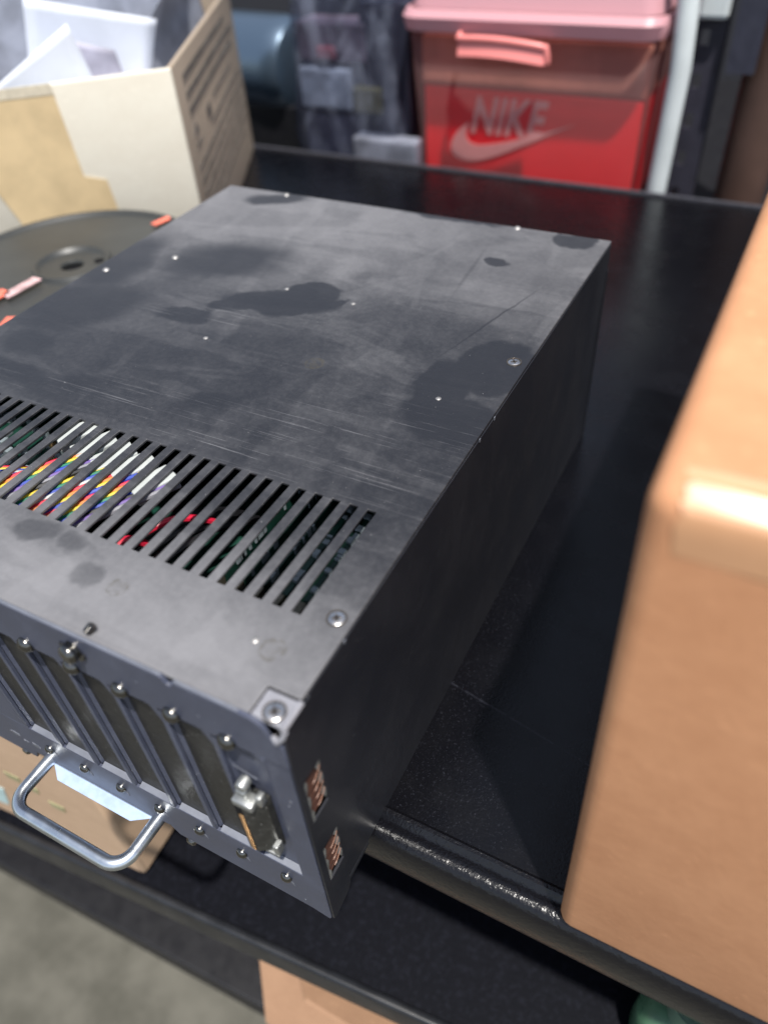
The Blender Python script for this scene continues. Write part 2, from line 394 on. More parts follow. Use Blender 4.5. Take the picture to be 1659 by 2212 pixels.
b.prism([(-1.2, 0), (.9, 0), (.9, .62), (-1.2, .62)], lambda x, y: (-.2883+x*c2-y*s2, .0181+x*s2+y*c2, -.66), lambda x, y: (-.2883+x*c2-y*s2, .0181+x*s2+y*c2, -.62))
b.out('shelf_deck', 'dark', bot, bevel=.002)

# ------------------------------------------------------------------ chassis
ch = thing('computer_chassis', 'black dusty metal computer chassis with a slotted top, expansion slots and a handle', 'computer case', (-.12, .03, -Hs))
# top cover
T = .0012; PITCH = .00700; SW = .0034
nsl = 31
edges = []
for i in range(nsl):
    xr = -.0160-i*PITCH; edges += [xr-SW, xr]
xs = sorted([WX, -.0108, 0.0]+edges); ys = [.0016, .0112, .0362, .0852, D]
def hole(x, y):
    if x > -.0108 and y < .0112: return True
    if .0362 < y < .0852:
        for i in range(nsl):
            xr = -.0160-i*PITCH
            if xr-SW < x < xr: return True
    return False
b = B(); b.grid_plate(xs, ys, hole, lambda x, y, d: (x, y, -d), T)
top = b.out('top_cover', 'top', ch, bevel=.00028)
# sides, back, bottom
b = B(); b.box(-.0012, .0002, .0135, D, -Hs, -T-.0002, .0003)
b.out('side_panel', 'side', ch)
b = B(); b.box(WX, WX+.0012, .0135, D, -Hs, -T-.0002, .0003); b.out('side_panel', 'side', ch)
b = B(); b.box(WX+.002, -.002, D-.0015, D-.0002, -Hs+.0005, -T-.0004); b.out('back_panel', 'side', ch)
b = B(); b.box(.0003, .0008, D-.0016, D-.0002, -Hs, -.016, .0002); b.out('corner_glint_strip', 'side', ch)  # thin strip added to catch sun as the corner's edge highlight
b = B(); b.box(WX+.002, -.002, .004, D-.002, -Hs+.0002, -Hs+.0014); b.out('bottom_panel', 'side', ch)
# ---- front frame : plate in x,z extruded along y  (front face at y=0, back at y=.0016)
ZB = -.1345; PS = .01990; SLW = .0180
XR0 = -.0090
def fy(y): return lambda x, z: (x, y, z)
b = B()
def plate(pts, y0=0., y1=.0015): b.prism(pts, fy(y0), fy(y1))
ZT, ZL = -.0205, -.1030
# top band with the little notch and rounded right end
plate([(WX, ZT), (WX, .0006), (-.0405, .0006), (-.0398, .0004), (-.0385, -.0022), (-.0370, -.0026), (-.0362, .0000), (-.0130, .0006), (-.0095, .0004), (-.0070, -.0006), (-.0055, -.0022),
       (-.0045, -.0050), (-.0036, -.0074), (-.0010, -.0076), (-.0002, -.0090), (-.0002, ZT)])
# right stile, bottom band
plate([(XR0+.0004, ZL), (XR0+.0004, ZT), (-.0002, ZT), (-.0002, ZB+.001), (-.0010, ZB-.0012), (-.0020, ZB-.0010), (XR0+.0004, ZB+.0006)])
plate([(-.0735, ZB+.0006), (-.0770, ZB+.006), (-.0775, ZL), (XR0+.0004, ZL), (XR0+.0004, ZB+.0006)])
plate([(WX, ZB-.003), (WX, ZL), (-.0775, ZL), (-.0770, ZB+.006), (-.0850, ZB+.0045), (-.155, ZB+.0045), (-.158, ZB-.002)])
# dividers with the chamfer at the top right corner of each opening
for i in range(7):
    xr = XR0-i*PS+.0004; xl = xr-SLW
    nx = xr-PS
    plate([(nx, ZL), (xl, ZL), (xl, ZT), (nx-.0034, ZT), (nx-.0001, ZT-.0075)])
xr = XR0+.0004; plate([(xr, ZT), (xr-.0034, ZT), (xr, ZT-.0075)])
xl = XR0-6*PS+.0004-PS
plate([(WX, ZL), (WX, ZT), (xl-.0034, ZT), (xl-.0001, ZT-.0075), (xl-.0001, ZL)])
front = b.out('front_plate', 'front', ch, bevel=.00025)
# top flange behind the plate (double sheet edge)
b = B(); b.box(WX, -.0405, .0002, .0013, -.0008, .0009, .0003); b.box(-.0355, -.0135, .0002, .0013, -.0008, .0009, .0003)
b.out('folded_edge', 'ledge', ch)
# corner tab with its screw
b = B(); b.prism([(-.0104, .0016), (-.0104, .0106), (-.0006, .0106), (.0004, .0096), (.0004, .0016)], lambda x, y: (x, y, -.0016), lambda x, y: (x, y, -.0004))
tab = b.out('corner_tab', 'tab', ch, bevel=.0003)
b = B(); b.tube([(0, .0012, -.0012), (0, .0108, -.0012)], .0011, 12); b.out('folded_edge', 'tab', ch, smooth=True)
b = B(); b.tube([(-.0030, .0006, -.0050), (-.0012, -.0004, -.0053), (.0002, .0008, -.0036), (.0006, .0016, -.0016)], .0009, 10); b.out('bent_lug', 'tab', ch, smooth=True)
# side return of the frame (x=.0006) with two vent openings
def F3(y, z, d): return (.0008-d, y, z)
g1 = (.0030, .0122, -.0580, -.0325); g2 = (.0038, .0132, -.1055, -.0800)
b = B(); b.grid_plate([.0006, g1[0], g2[0], g1[1], g2[1], .0140], [ZB+.006, g2[2], g2[3], g1[2], g1[3], -.0016],
    lambda y, z: (g1[0] < y < g1[1] and g1[2] < z < g1[3]) or (g2[0] < y < g2[1] and g2[2] < z < g2[3]), F3, .0008)
b.prism([(.0006, ZB+.006), (.0140, ZB+.006), (.0140, ZB+.0045), (.0120, ZB+.001), (.0022, ZB-.0012), (.0006, ZB)], lambda y, z: (.0008, y, z), lambda y, z: (0., y, z))
b.out('side_flange', 'side', ch)
b = B(); b.box(-.0012, .0002, .0136, .03, ZB+.004, -Hs-.0001); b.out('lower_flange', 'side', ch)
b = B()
for g in (g1, g2): b.box(-.008, -.0075, g[0]-.002, g[1]+.002, g[2]-.002, g[3]+.002)
b.out('vent_backing', 'hole', ch)
for gi, g in enumerate((g1, g2)):
    y0, y1, z0, z1 = g
    b = B(); V = []
    for a in range(11):
        t = a/10; yy = y0+.0004+(y1-y0-.0012)*t; row = []
        for q in range(25):
            w = q/24; zz = z1-.001-(z1-z0-.002)*w+.003*(t-.5); ph = (w*5) % 1.0
            row.append(b.m.verts.new((-.0006-.0006*ph*(.35+.65*t), yy, zz)))
        V.append(row)
    for a in range(10):
        for q in range(24): b.m.faces.new((V[a][q], V[a+1][q], V[a+1][q+1], V[a][q+1]))
    fin = b.out('cooling_fin', 'copper', ch, smooth=True)
    b = B()
    for q in range(1, 5):
        w = q/5; zz = z1-.001-(z1-z0-.002)*w
        b.tube([(.0006, y0+.0040+(y1-y0-.0045)*t, zz-.0012+.0040*t*t) for t in [x/7 for x in range(8)]], .00013, 6)
    b.out('fin_edge', simple('fin_edge_copper', (.30, .16, .11), .45, 0), fin, smooth=True)
    for q, (yy, zz) in enumerate([(y1-.0009, z1-.0012), (y1-.0006, z1-.0100), (y1-.0004, z1-.0188), (y0+.0006, z1-.0040), (y0+.0006, z1-.0135), (y0+.0008, z1-.0228)]):
        b = B(); b.prism([(yy-.0010, zz-.0022), (yy+.0002, zz+.0002), (yy+.0010, zz+.0020), (yy+.0008, zz-.0014), (yy-.0003, zz-.0046)],
                         lambda y, z: (.0006, y, z), lambda y, z: (-.0006, y, z)); b.out('spring_finger', 'silver', ch)
# slot covers
for i in range(7):
    xr = XR0-i*PS+.0004; xl = xr-SLW
    b = B(); b.box(xl-.0008, xr+.0008, .0026, .0034, ZL-.002, ZT+.001)
    o = b.out('slot_cover', 'front' if i == 0 else 'slot', ch)
    if i == 0: o['label'] = 'blue grey slot cover carrying the connector'
    b = B(); b.prism([(xl-.0003, .0016), (xl+.0002, .0016), (xl+.0012, .0026), (xl-.0003, .0026)], lambda x, y: (x, y, ZL-.0002), lambda x, y: (x, y, ZT-.001)); b.out('cover_edge', 'front', o)
    b = B(); b.prism([(.0002, ZL-.0001), (.0025, ZL-.0001), (.0025, ZL+.0010), (.0002, ZL+.0002)], lambda y, z: (xl+.0014, y, z), lambda y, z: (xr-.0004, y, z))
    b.out('slot_ledge', 'ledge', ch)  # paler than the plate, standing in for sun on its upward edge
# greasy fingerprints on the slot covers are in geometry-free material noise; black gap line beside each slot screw
for i in range(7):
    xs_ = -.0220-i*.02020
    b = B(); b.box(xs_-.0058, xs_+.0090, -.00012, .0003, -.0213, -.0209); b.out('seam_gap', 'hole', ch)
# dome screws
def dome(r, h, slot=True):
    pr = [(0, h)]+[(r*math.sin(a), h*math.cos(a)) for a in [x*math.pi/16 for x in range(1, 9)]]+[(r, -.0006), (0, -.0006)]
    return pr
b = B(); b.lathe(dome(.0031, .0024), (0, 0, 0), (0, -1, 0), 28)
b.lathe([(0, -.0003), (.0032, -.0003), (.0032, .0002), (0, .0002)], (0, 0, 0), (0, -1, 0), 28)
ms = b.out('slot_screw', 'blackscrew', ch, smooth=True); ms.location = (-.0215, -.0002, -.0198); ms.matrix_parent_inverse = wm(ch).inverted()
for i in range(1, 7):
    instance(ms, (-.0215-i*.0204, -.0002, -.0198), ch)
def phillips(b, c, ax, r, depth=.0):
    pass
b = B(); b.lathe(dome(.0024, .0019), (0, 0, 0), (0, -1, 0), 24)
bs = b.out('panel_screw', 'blackscrew', ch, smooth=True); bs.location = (-.0169, -.0002, -.113); bs.matrix_parent_inverse = wm(ch).inverted()
for i in range(1, 7): instance(bs, (-.0169-i*.0203, -.0002, -.113-.0002*i), ch)
for i in range(7):    # small pale slivers below each screw
    x = -.0169-i*.0203+.0014; z = -.1162
    b = B(); b.prism([(x-.0005, z), (x+.0004, z+.0006), (x+.0012, z-.0010), (x+.0014, z-.0026), (x+.0006, z-.0012)], fy(-.00022), fy(.0001)); b.out('pale_fleck', 'ledge', ch)
for (x, z, r) in ((-.0033, -.0417, .0006), (-.0045, -.0455, .0004), (-.030, -.0126, .0003), (-.052, -.0095, .0003), (-.011, -.1285, .0004)):
    b = B(); b.lathe([(0, .0002), (r, .0001), (r*1.3, -.0002), (0, -.0002)], (x, 0, z), (0, -1, 0), 7); b.out('pale_fleck', 'ledge', ch)
# big captive screw on washer, loose threaded stud, two lower nuts
b = B(); b.lathe([(0, .0035), (.0026, .0035), (.0034, .0028), (.0036, .0018), (.0034, .0010), (.0030, .0008), (.0030, .0004), (.0044, .0003), (.0044, -.0001), (0, -.0001)], (-.0765, 0, -.0078), (-.12, -1, .05), 28)
b.box(-.0815, -.0798, -.0008, .0002, -.0085, -.0060, .0003); b.box(-.0735, -.0718, -.0008, .0002, -.0098, -.0074, .0003)
b.out('captive_screw', 'blackscrew', ch, smooth=True)
pr = []
for q in range(5): pr += [(.0013, q*.0006), (.0016, q*.0006+.0003)]
b = B(); b.lathe([(0, 0)]+pr+[(.0011, .0031), (0, .0031)], (-.0705, .0032, .0003), (.3, .5, .45), 20); b.out('threaded_stud', 'blackscrew', ch, smooth=True)
for (x, z) in ((-.0689, -.1368), (-.1660, -.1375)):
    b = B(); b.lathe([(0, .0014), (.0016, .0014), (.0022, .0008), (.0024, .0002), (.0024, -.003), (0, -.003)], (x, .0008, z), (0, -1, 0), 20); b.out('captive_screw', 'blackscrew', ch, smooth=True)
# top screws & rivets
M['dullsteel'] = simple('dull_rivet', (.34, .33, .32), .5, .8)
M['recess'] = simple('screw_recess', (.14, .12, .10), .35, .8)
def flat_screw(x, y, r, z=0.):
    b = B(); b.lathe([(0, -.00025), (r*.18, -.0002), (r*.30, .0003), (r*.82, .00035), (r*.98, .0001), (r, -.0003)], (x, y, z), (0, 0, 1), 32)
    s = b.out('cover_screw', 'steel', ch, smooth=True)
    b = B()
    for a in (R(35), R(125)):
        b.box(x-r*.52, x+r*.52, y-r*.13, y+r*.13, z+.00025, z+.00042, rot=Matrix.Rotation(a, 3, 'Z'))
    b.out('cross_recess', 'recess', s)
    b = B(); b.lathe([(r*1.02, .00005), (r*1.02, .0003), (r*1.16, .0003), (r*1.2, .00005)], (x, y, z), (0, 0, 1), 32); b.out('countersink', 'recess', s, smooth=True)
flat_screw(-.0053, .0395, .0027); flat_screw(-.0060, .1905, .0027); flat_screw(-.0047, .0050, .0029, -.0003)
for (x, y, r) in ((-.0231, .0226, .0013), (-.0243, .1539, .0012), (-.0948, .2101, .0012), (-.1336, .2113, .0012), (-.1429, .1566, .0012)):
    b = B(); b.lathe([(0, .0005), (r*.6, .00042), (r, .0001), (r, -.0002)], (x, y, 0), (0, 0, 1), 16); b.out('rivet', 'dullsteel', ch, smooth=True)
for (x, y) in ((-.0515, .3180), (-.202, .3170), (-.2385, .1942), (-.212, .22)):
    b = B(); b.lathe([(0, .0011), (.0013, .0008), (.0020, .0001), (.0020, -.0002)], (x, y, 0), (0, 0, 1), 16); b.out('rivet', 'dullsteel', ch, smooth=True)
for y in (.152, .137, .034):
    b = B(); b.box(.0002, .0006, y-.0006, y+.0006, -.0022, -.0006, .0002); b.out('pale_fleck', 'ledge', ch)
# printed smudges, green glow chip
for (x, z, w, h, a) in ((-.1625, -.1185, .006, .0026, .1), (-.1500, -.1205, .005, .0030, -.1), (-.157, -.1215, .003, .0014, .2)):
    b = B(); pts = []
    for q in range(11):
        t = q/11*math.tau; rr = 1+.35*math.sin(q*2.7+x*900); pts.append((x+math.cos(t)*w*.5*rr, z+math.sin(t)*h*.5*rr))
    b.prism(pts, fy(-.0002), fy(.0001)); b.out('worn_print', 'ledge', ch)
# connector in the first slot
con = B(); con.prism([(-.0240, .0022), (-.0240, -.0046), (-.0206, -.0046), (-.0138, -.0006), (-.0138, .0022)], lambda x, y: (x, y, -.0850), lambda x, y: (x, y, -.0505)); co = con.out('connector', 'blackplastic', ch, bevel=.0002)
b = B(); b.box(-.0237, -.0209, -.00475, -.0040, -.0842, -.0530); b.out('connector_recess', 'hole', co)
b = B()
for q in range(24): z = -.0585-q*.00108; b.box(-.0227, -.0211, -.0051, -.0042, z-.00036, z+.00024, .0001)
b.out('gold_contacts', 'gold', co)
b = B(); b.box(-.0234, -.0156, -.0054, -.0002, -.0512, -.0478, .0006); b.box(-.0222, -.0184, -.0036, 0, -.0474, -.0440, .0005)
b.box(-.0152, -.0130, -.0030, .0, -.0495, -.0440, .0004); b.lathe([(0, .0042), (.0018, .0038), (.0021, .0028), (.0021, 0)], (-.0192, 0, -.0405), (0, -1, 0), 16)
b.out('latch_clip', 'silver', co, bevel=.0002)
b = B(); b.box(-.0146, -.0126, -.0034, 0, -.0835, -.0775, .0004); b.box(-.0238, -.0134, -.0030, 0, -.0868, -.0852, .0004); b.out('latch_clip', 'silver', co)
b = B(); 
for q in range(6): b.tube([(-.0225+q*.0014, -.0003, -.0335-q*.0004), (-.0218+q*.0014, -.0004, -.0345-q*.0003), (-.0211+q*.0014, -.0003, -.0337-q*.0005)], .00018, 6)
b.out('worn_print', 'ledge', co)
# handle
pts = []; xl, xr_, zh, yo, rr = -.1460, -.0835, -.1290, -.0235, .0085
pts.append((xr_, .0006, zh)); pts.append((xr_, yo+rr, zh))
for a in range(1, 9): t = a/8*math.pi/2; pts.append((xr_-rr+rr*math.cos(t), yo+rr-rr*math.sin(t), zh))
pts2 = []
for a in range(0, 9): t = a/8*math.pi/2; pts2.append((xl+rr-rr*math.sin(t), yo+rr-rr*math.cos(t), zh))
pts += pts2; pts.append((xl, .0006, zh))
b = B(); b.tube(pts, .0029, 20); hd = b.out('handle', 'handle', ch, smooth=True)
# lip under the front, sloping outward between the handle legs
b = B(); b.prism([(-.1440, 0), (-.1375, 1), (-.0955, 1), (-.0860, 0)], lambda x, t: (x, -.0004-t*.0052, ZB+.0045-t*.0015), lambda x, t: (x, .0004-t*.0052, ZB+.0033-t*.0015))
b.out('bottom_lip', 'skylip', ch, bevel=.0002)

# ---- interior seen through the top slots
def obox(name, mat, *a, parent=ch, **kw): b = B(); b.box(*a, **kw); return b.out(name, mat, parent)
for i in range(6):
    x = -.013-i*.0082
    bd = obox('circuit_board', 'pcb', x-.0026, x-.0008, .048, .13, -.085, -.0095-.0006*(i % 3))
    b = B()
    for q in range(10):
        y = .050+random.random()*.045; z = -.0098-.0006*(i % 3)
        b.box(x-.0034+random.random()*.0012, x-.0004, y, y+.001+random.random()*.002, z-.002, z+.0006+random.random()*.001, .0003)
    cp = b.out('chip', 'chip', bd); cp['kind'] = 'stuff'
    obox('card_bracket', 'tin', x-.0046, x-.0010, .022, .0475, -.070, -.0100, bev=.0005)
bd = obox('circuit_board', 'pcb', -.240, -.068, .03, .30, -.062, -.060)
bd = obox('circuit_board', 'pcb', -.240, -.150, .046, .20, -.026, -.0245)
b = B()
for q in range(150):
    x = -.238+random.random()*.085; y = .048+random.random()*.045; h = .001+random.random()*.006
    b.box(x, x+.001+random.random()*.004, y, y+.001+random.random()*.003, -.0245, -.0245+h, .0003)
c_ = b.out('chip', 'chip', bd); c_['kind'] = 'stuff'
for (x, y) in ((-.166, .074), (-.173, .082), (-.157, .079)):
    b = B(); b.lathe([(0, .006), (.0017, .005), (.0019, 0)], (x, y, -.020), (0, 0, 1), 12); b.out('solder_joint', 'gold', bd, smooth=True)
WC = dict(yellow=(.80, .58, .03), blue=(.02, .06, .42), green=(.01, .20, .10), red=(.75, .02, .06), white=(.55, .58, .56), purple=(.16, .09, .35), orange=(.80, .22, .03), black=(.01, .01, .012), pink=(.8, .25, .3), grey=(.25, .25, .28))
for n_, c_ in WC.items(): M['w_'+n_] = simple('wire_'+n_, tuple(q*.72 for q in c_), .38, 0, .5, .06)
seq = ['white', 'pink', 'red', 'orange', 'yellow', 'green', 'blue', 'purple', 'grey', 'black', 'red', 'yellow', 'blue', 'green', 'orange', 'white']
def wire(col, p0, p1, p2, p3, r=.00075):
    P = [Vector(p) for p in (p0, p1, p2, p3)]; pts = []
    for q in range(17):
        t = q/16; u = 1-t; pts.append(P[0]*u**3+P[1]*3*u*u*t+P[2]*3*u*t*t+P[3]*t**3)
    b = B(); b.tube(pts, r, 8); return b.out('wire', 'w_'+col, ch, smooth=True)
for gidx, x0 in enumerate((-.137, -.120, -.104)):
    for j, cn in enumerate((seq[2:10], ['yellow', 'green', 'blue', 'white', 'red', 'orange', 'yellow', 'blue'], ['red', 'orange', 'yellow', 'green', 'blue', 'black', 'purple', 'grey'])[gidx]):
        dx = (j-3.5)*.0019; z = -.0030-gidx*.0004
        wire(cn, (x0+dx+.006, .072, z), (x0+dx-.002, .058, z+.001), (x0+dx*1.1-.010, .046, z+.0008), (x0+dx*1.2-.024, .028, z-.003), .00125)
for j, cn in enumerate(['red', 'yellow', 'blue', 'white', 'purple', 'red', 'yellow', 'green', 'blue', 'orange', 'black', 'grey']):
    wire(cn, (-.192+j*.0029, .024, -.008), (-.182+j*.0028, .036, -.0034), (-.172+j*.0026, .050, -.0038), (-.160+j*.0022, .062, -.012), .0013)
for j, (x, y, a) in enumerate(((-.1500, .080, -.55), (-.1370, .076, -.5), (-.1250, .0735, -.5), (-.1140, .0720, -.45), (-.1010, .0680, -.4))):
    b = B(); b.box(x-.0048, x+.0048, y-.0085, y+.0085, -.0065, -.0016, .0005, rot=Matrix.Rotation(a, 3, 'Z')); b.out('wire_connector', 'w_white', ch)
wire('red', (-.078, .075, -.022), (-.081, .062, -.0045), (-.090, .055, -.0040), (-.098, .040, -.016), .0014)
wire('red', (-.092, .052, -.020), (-.095, .046, -.005), (-.097, .040, -.005), (-.100, .034, -.020), .0016)
0 and wire('pink', (-.066, .072, -.024), (-.069, .062, -.014), (-.073, .055, -.014), (-.078, .042, -.024), .001)
for j in range(5): wire('black', (-.070-j*.004, .09, -.03), (-.074-j*.004, .07, -.012), (-.084-j*.004, .05, -.012), (-.09-j*.004, .03, -.03), .0013)

# ------------------------------------------------------------------ near cardboard box
nb = thing('cardboard_box', 'large plain brown cardboard box at the right with glossy tape on its top edge', 'cardboard box', (.17, .13, -Hs))
b = B(); b.box(.0720, .40, .0331, .33, -Hs+.0008, .0835, .0052, 4)
for v in b.m.verts:      # slight lean
    t = (v.co.z+Hs)/.211; v.co.x += (1-t)*.0045
    v.co.y += .0001*math.sin(v.co.x*60+v.co.z*40)
b.out('box_body', 'cb', nb, smooth=True)
def strip(name, mat, prof, x0, x1, n=24, amp=.0004):
    b = B(); V = []
    for i in range(n+1):
        x = x0+(x1-x0)*i/n
        V.append([b.m.verts.new((x+.0006*math.sin(j*2.1), y+amp*math.sin(x*310+j*1.3), z+amp*math.sin(x*230+j))) for j, (y, z) in enumerate(prof)])
    for i in range(n):
        for j in range(len(prof)-1): b.m.faces.new((V[i][j], V[i+1][j], V[i+1][j+1], V[i][j+1]))
    o = b.out(name, mat, nb, smooth=True); return o
zt = .0835
strip('tape', 'cleartape', [(.0440, zt+.0001), (.0428, zt+.0005), (.0418, zt+.0005), (.0407, -.0001+zt), (.0400, zt-.0002), (.0392, zt+.0002)], .0775, .30, 60, .00012)
cyy, czz, ra = .0383, zt-.0052, .0056
def arc(a, off=0.): return (cyy-ra*math.sin(R(a))-off*math.cos(R(a)), czz+ra*math.cos(R(a))-off*math.sin(R(a)))
strip('tape', 'cleartape', [(.0392, zt+.0002), arc(33, -.0030), arc(33, -.0019), arc(33, -.0008), arc(33, 0), arc(34, .0010), arc(38, .0018), arc(66), (.0329, zt-.0058), (.03300, zt-.009), (.03308, zt-.013)], .0785, .30, 60, .00006)

# ------------------------------------------------------------------ open carton at the left back
lb = thing('open_carton', 'open cardboard carton stuffed with white papers, tan tape down its sunlit front', 'cardboard box', (-.50, .48, -Hs))
A0 = Vector((-.3677, .4211)); U = Vector((-.735, -.678))*.36; V_ = Vector((-.1595, .2933))
def LB(u, v, z): p = A0+U*u+V_*v; return Vector((p.x, p.y, z))
zt = .037; th = .012
b = B(); b.prism([(0, 0), (1, 0), (1, th), (0, th)], lambda u, v: LB(u, v, -Hs+.0005), lambda u, v: LB(u, v, zt)); b.out('front_wall', 'cbsunlit', lb, bevel=.0015)
b = B(); b.prism([(0, th), (th, th), (th, 1), (0, 1)], lambda u, v: LB(u, v, -Hs+.0005), lambda u, v: LB(u, v, zt)); b.out('side_wall', 'cbshaded', lb, bevel=.0015)
b = B(); b.prism([(1-th, th), (1, th), (1, 1), (1-th, 1)], lambda u, v: LB(u, v, -Hs+.0005), lambda u, v: LB(u, v, zt)); b.out('side_wall', 'cbshaded', lb, bevel=.0015)
b = B(); b.prism([(th, 1-th), (1-th, 1-th), (1-th, 1), (th, 1)], lambda u, v: LB(u, v, -Hs+.0005), lambda u, v: LB(u, v, zt)); b.out('back_wall', 'cbshaded', lb)
b = B(); b.prism([(th, th), (1-th, th), (1-th, 1-th), (th, 1-th)], lambda u, v: LB(u, v, -Hs+.0005), lambda u, v: LB(u, v, -Hs+.004)); b.out('bottom', 'cbshaded', lb)
# tape on the front : normal of the front wall
nf = (Vector((U.y, -U.x, 0))).normalized(); nf = nf if nf.y < 0 else -nf
ns = (Vector((V_.y, -V_.x, 0))).normalized(); ns = ns if ns.x > 0 else -ns
def onfront(u, z, d): return LB(u, 0, z)+nf*d
b = B(); b.prism([(.245, zt-.001), (.44, zt-.001), (.435, -.02), (.40, -.055), (.36, -Hs+.01), (.17, -Hs+.01), (.185, -.055), (.19, -.035), (.235, -.03)], lambda u, z: onfront(u, z, .0009), lambda u, z: onfront(u, z, .0002)); b.out('tape', 'tapetan', lb)
b = B(); b.prism([(.245, zt+.0005), (.44, zt+.0005), (.441, zt-.006), (.243, zt-.007)], lambda u, z: onfront(u, z, .0012), lambda u, z: onfront(u, z, .0010)); b.out('tape', simple('shiny_clear_tape', (.64, .57, .44), .12, 0, 1.), lb)
# printed rows on the side wall
def onside(v, z, d): return LB(0, v, z)+ns*d
rnd = random.Random(3)
b = B()
rows = [(.022, .10, .80), (.009, .10, .90), (-.003, .10, .86), (-.018, .42, .78), (-.030, .10, .16), (-.034, .34, .90), (-.046, .08, .93), (-.057, .08, .90), (-.068, .08, .93), (-.079, .08, .90), (-.09, .08, .85)]
for (z, v0, v1) in rows:
    v = v0; hh = .0030 if z > -.01 else .0019
    while v < v1:
        w = .012+rnd.random()*.022
        b.prism([(v, z-hh), (v+w, z-hh*.8), (v+w*.9, z+hh), (v+.002, z+hh*.9)], lambda a, zz: onside(a, zz, .0006), lambda a, zz: onside(a, zz, .0001)); v += w+.006
b.prism([(.10, -.022), (.16, -.022), (.13, -.012)], lambda a, zz: onside(a, zz, .0006), lambda a, zz: onside(a, zz, .0001))
b.prism([(.30, -.028), (.36, -.028), (.36, -.016), (.30, -.018)], lambda a, zz: onside(a, zz, .0006), lambda a, zz: onside(a, zz, .0001))
b.out('printed_rows', 'ink', lb)

def sheet(name, label, cat, mat, corners, bend=.01, group=None, n=10, th=.0004):
    c = [Vector(q) for q in corners]; b = B(); nn = (c[1]-c[0]).cross(c[3]-c[0]).normalized(); V = []
    for i in range(n+1):
        r = []
        for j in range(n+1):
            s, t = i/n, j/n
            p = (c[0]*(1-s)+c[1]*s)*(1-t)+(c[3]*(1-s)+c[2]*s)*t
            p += nn*bend*(math.sin(s*math.pi)*.8+.35*math.sin(t*5+s*3)); r.append(b.m.verts.new(p))
        V.append(r)
    for i in range(n):
        for j in range(n): b.m.faces.new((V[i][j], V[i+1][j], V[i+1][j+1], V[i][j+1]))
    o = b.out(name, mat, smooth=True); so_ = o.modifiers.new('thick', 'SOLIDIFY'); so_.thickness = th
    return tag(o, label, cat, group)
def P(u, v, z): return LB(u, v, z)
pg = 'papers in the open carton'
sheet('paper_sheet', 'white sheet with a pointed corner leaning just behind the front edge of the open carton', 'paper', 'paper', [P(.46, .05, -.01), P(.40, .05, .030), P(.200, .07, .069), P(.155, .06, .0)], .0015, pg)
sheet('paper_sheet', 'large pale blue sheet standing upright behind the pointed sheet in the carton', 'paper', 'paper', [P(.40, .30, .0), P(.345, .30, .078), P(.071, .30, .053), P(.131, .30, -.005)], .003, pg)
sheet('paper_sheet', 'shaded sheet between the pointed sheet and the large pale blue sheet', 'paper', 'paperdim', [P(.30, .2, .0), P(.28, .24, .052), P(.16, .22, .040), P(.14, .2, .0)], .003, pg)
sheet('paper_sheet', 'tilted pale sheet at the far left of the open carton', 'paper', 'paper', [P(.50, .3, .0), P(.95, .3, .0), P(.90, .5, .10), P(.47, .45, .070)], .01, pg)
sheet('plastic_film', 'grey crumpled plastic film bunched in the right corner of the open carton', 'plastic film', 'greybag', [P(.125, .38, .0), P(.080, .42, .060), P(.045, .85, .115), P(.04, .80, .0)], .010, None, 20)
sheet('plastic_film', 'bluish plastic sheet folded behind the papers at the back of the carton', 'plastic film', 'greybag', [P(.10, .60, .0), P(.9, .6, .0), P(.9, .85, .16), P(.06, .75, .15)], .012, None, 20)
fill = B(); fill.prism([(.02, .03), (.98, .03), (.98, .97), (.02, .97)], lambda u, v: LB(u, v, -Hs+.006), lambda u, v: LB(u, v, -.005)); tag(fill.out('paper_stack', 'paper'), 'stack of white papers filling the bottom of the open carton', 'papers')

# ------------------------------------------------------------------ reel
rl = thing('cable_reel', 'dark grey plastic reel lying flat beside the chassis with coral tape on its rim', 'reel', (-.3614, .2701, -Hs))
RC = (-.3614, .2701, -.05); rr = .092
b = B(); b.lathe([(.0075, -.003), (.0085, -.0016), (.022, -.0014), (.0245, .0012), (.0265, .0012), (.028, -.0010), (.045, -.0012), (rr-.006, -.0008), (rr-.0045, .0014), (rr-.0015, .0016), (rr, -.0006), (rr, -.0035), (rr-.003, -.0042), (.0075, -.0042), (.0075, -.003)], RC, (0, 0, 1), 64); b.out('flange', 'reel', rl, smooth=True)
b = B(); b.lathe([(.0075, .0), (rr, .0), (rr, .0045), (.0075, .0045), (.0075, 0)], (RC[0], RC[1], -Hs+.0005), (0, 0, 1), 64); b.out('flange', 'reel', rl, smooth=True)
b = B(); b.lathe([(.030, .005), (.030, .0735)], (RC[0], RC[1], -Hs), (0, 0, 1), 48); b.out('hub', 'reel', rl, smooth=True)
b = B(); b.lathe([(0, .0722), (.0075, .0722)], (RC[0], RC[1], -Hs), (0, 0, 1), 24); b.out('bore', 'hole', rl)
b = B(); b.lathe([(.0001, 0), (.0035, .0001), (.0036, -.0005), (0, -.0005)], (RC[0]+.0145, RC[1]+.012, RC[2]-.0010), (0, 0, 1), 16); b.out('drive_hole', 'hole', rl)
M['pinktape'] = simple('pale_pink_tape', (.55, .36, .36), .4, 0, .5, .4, 60)
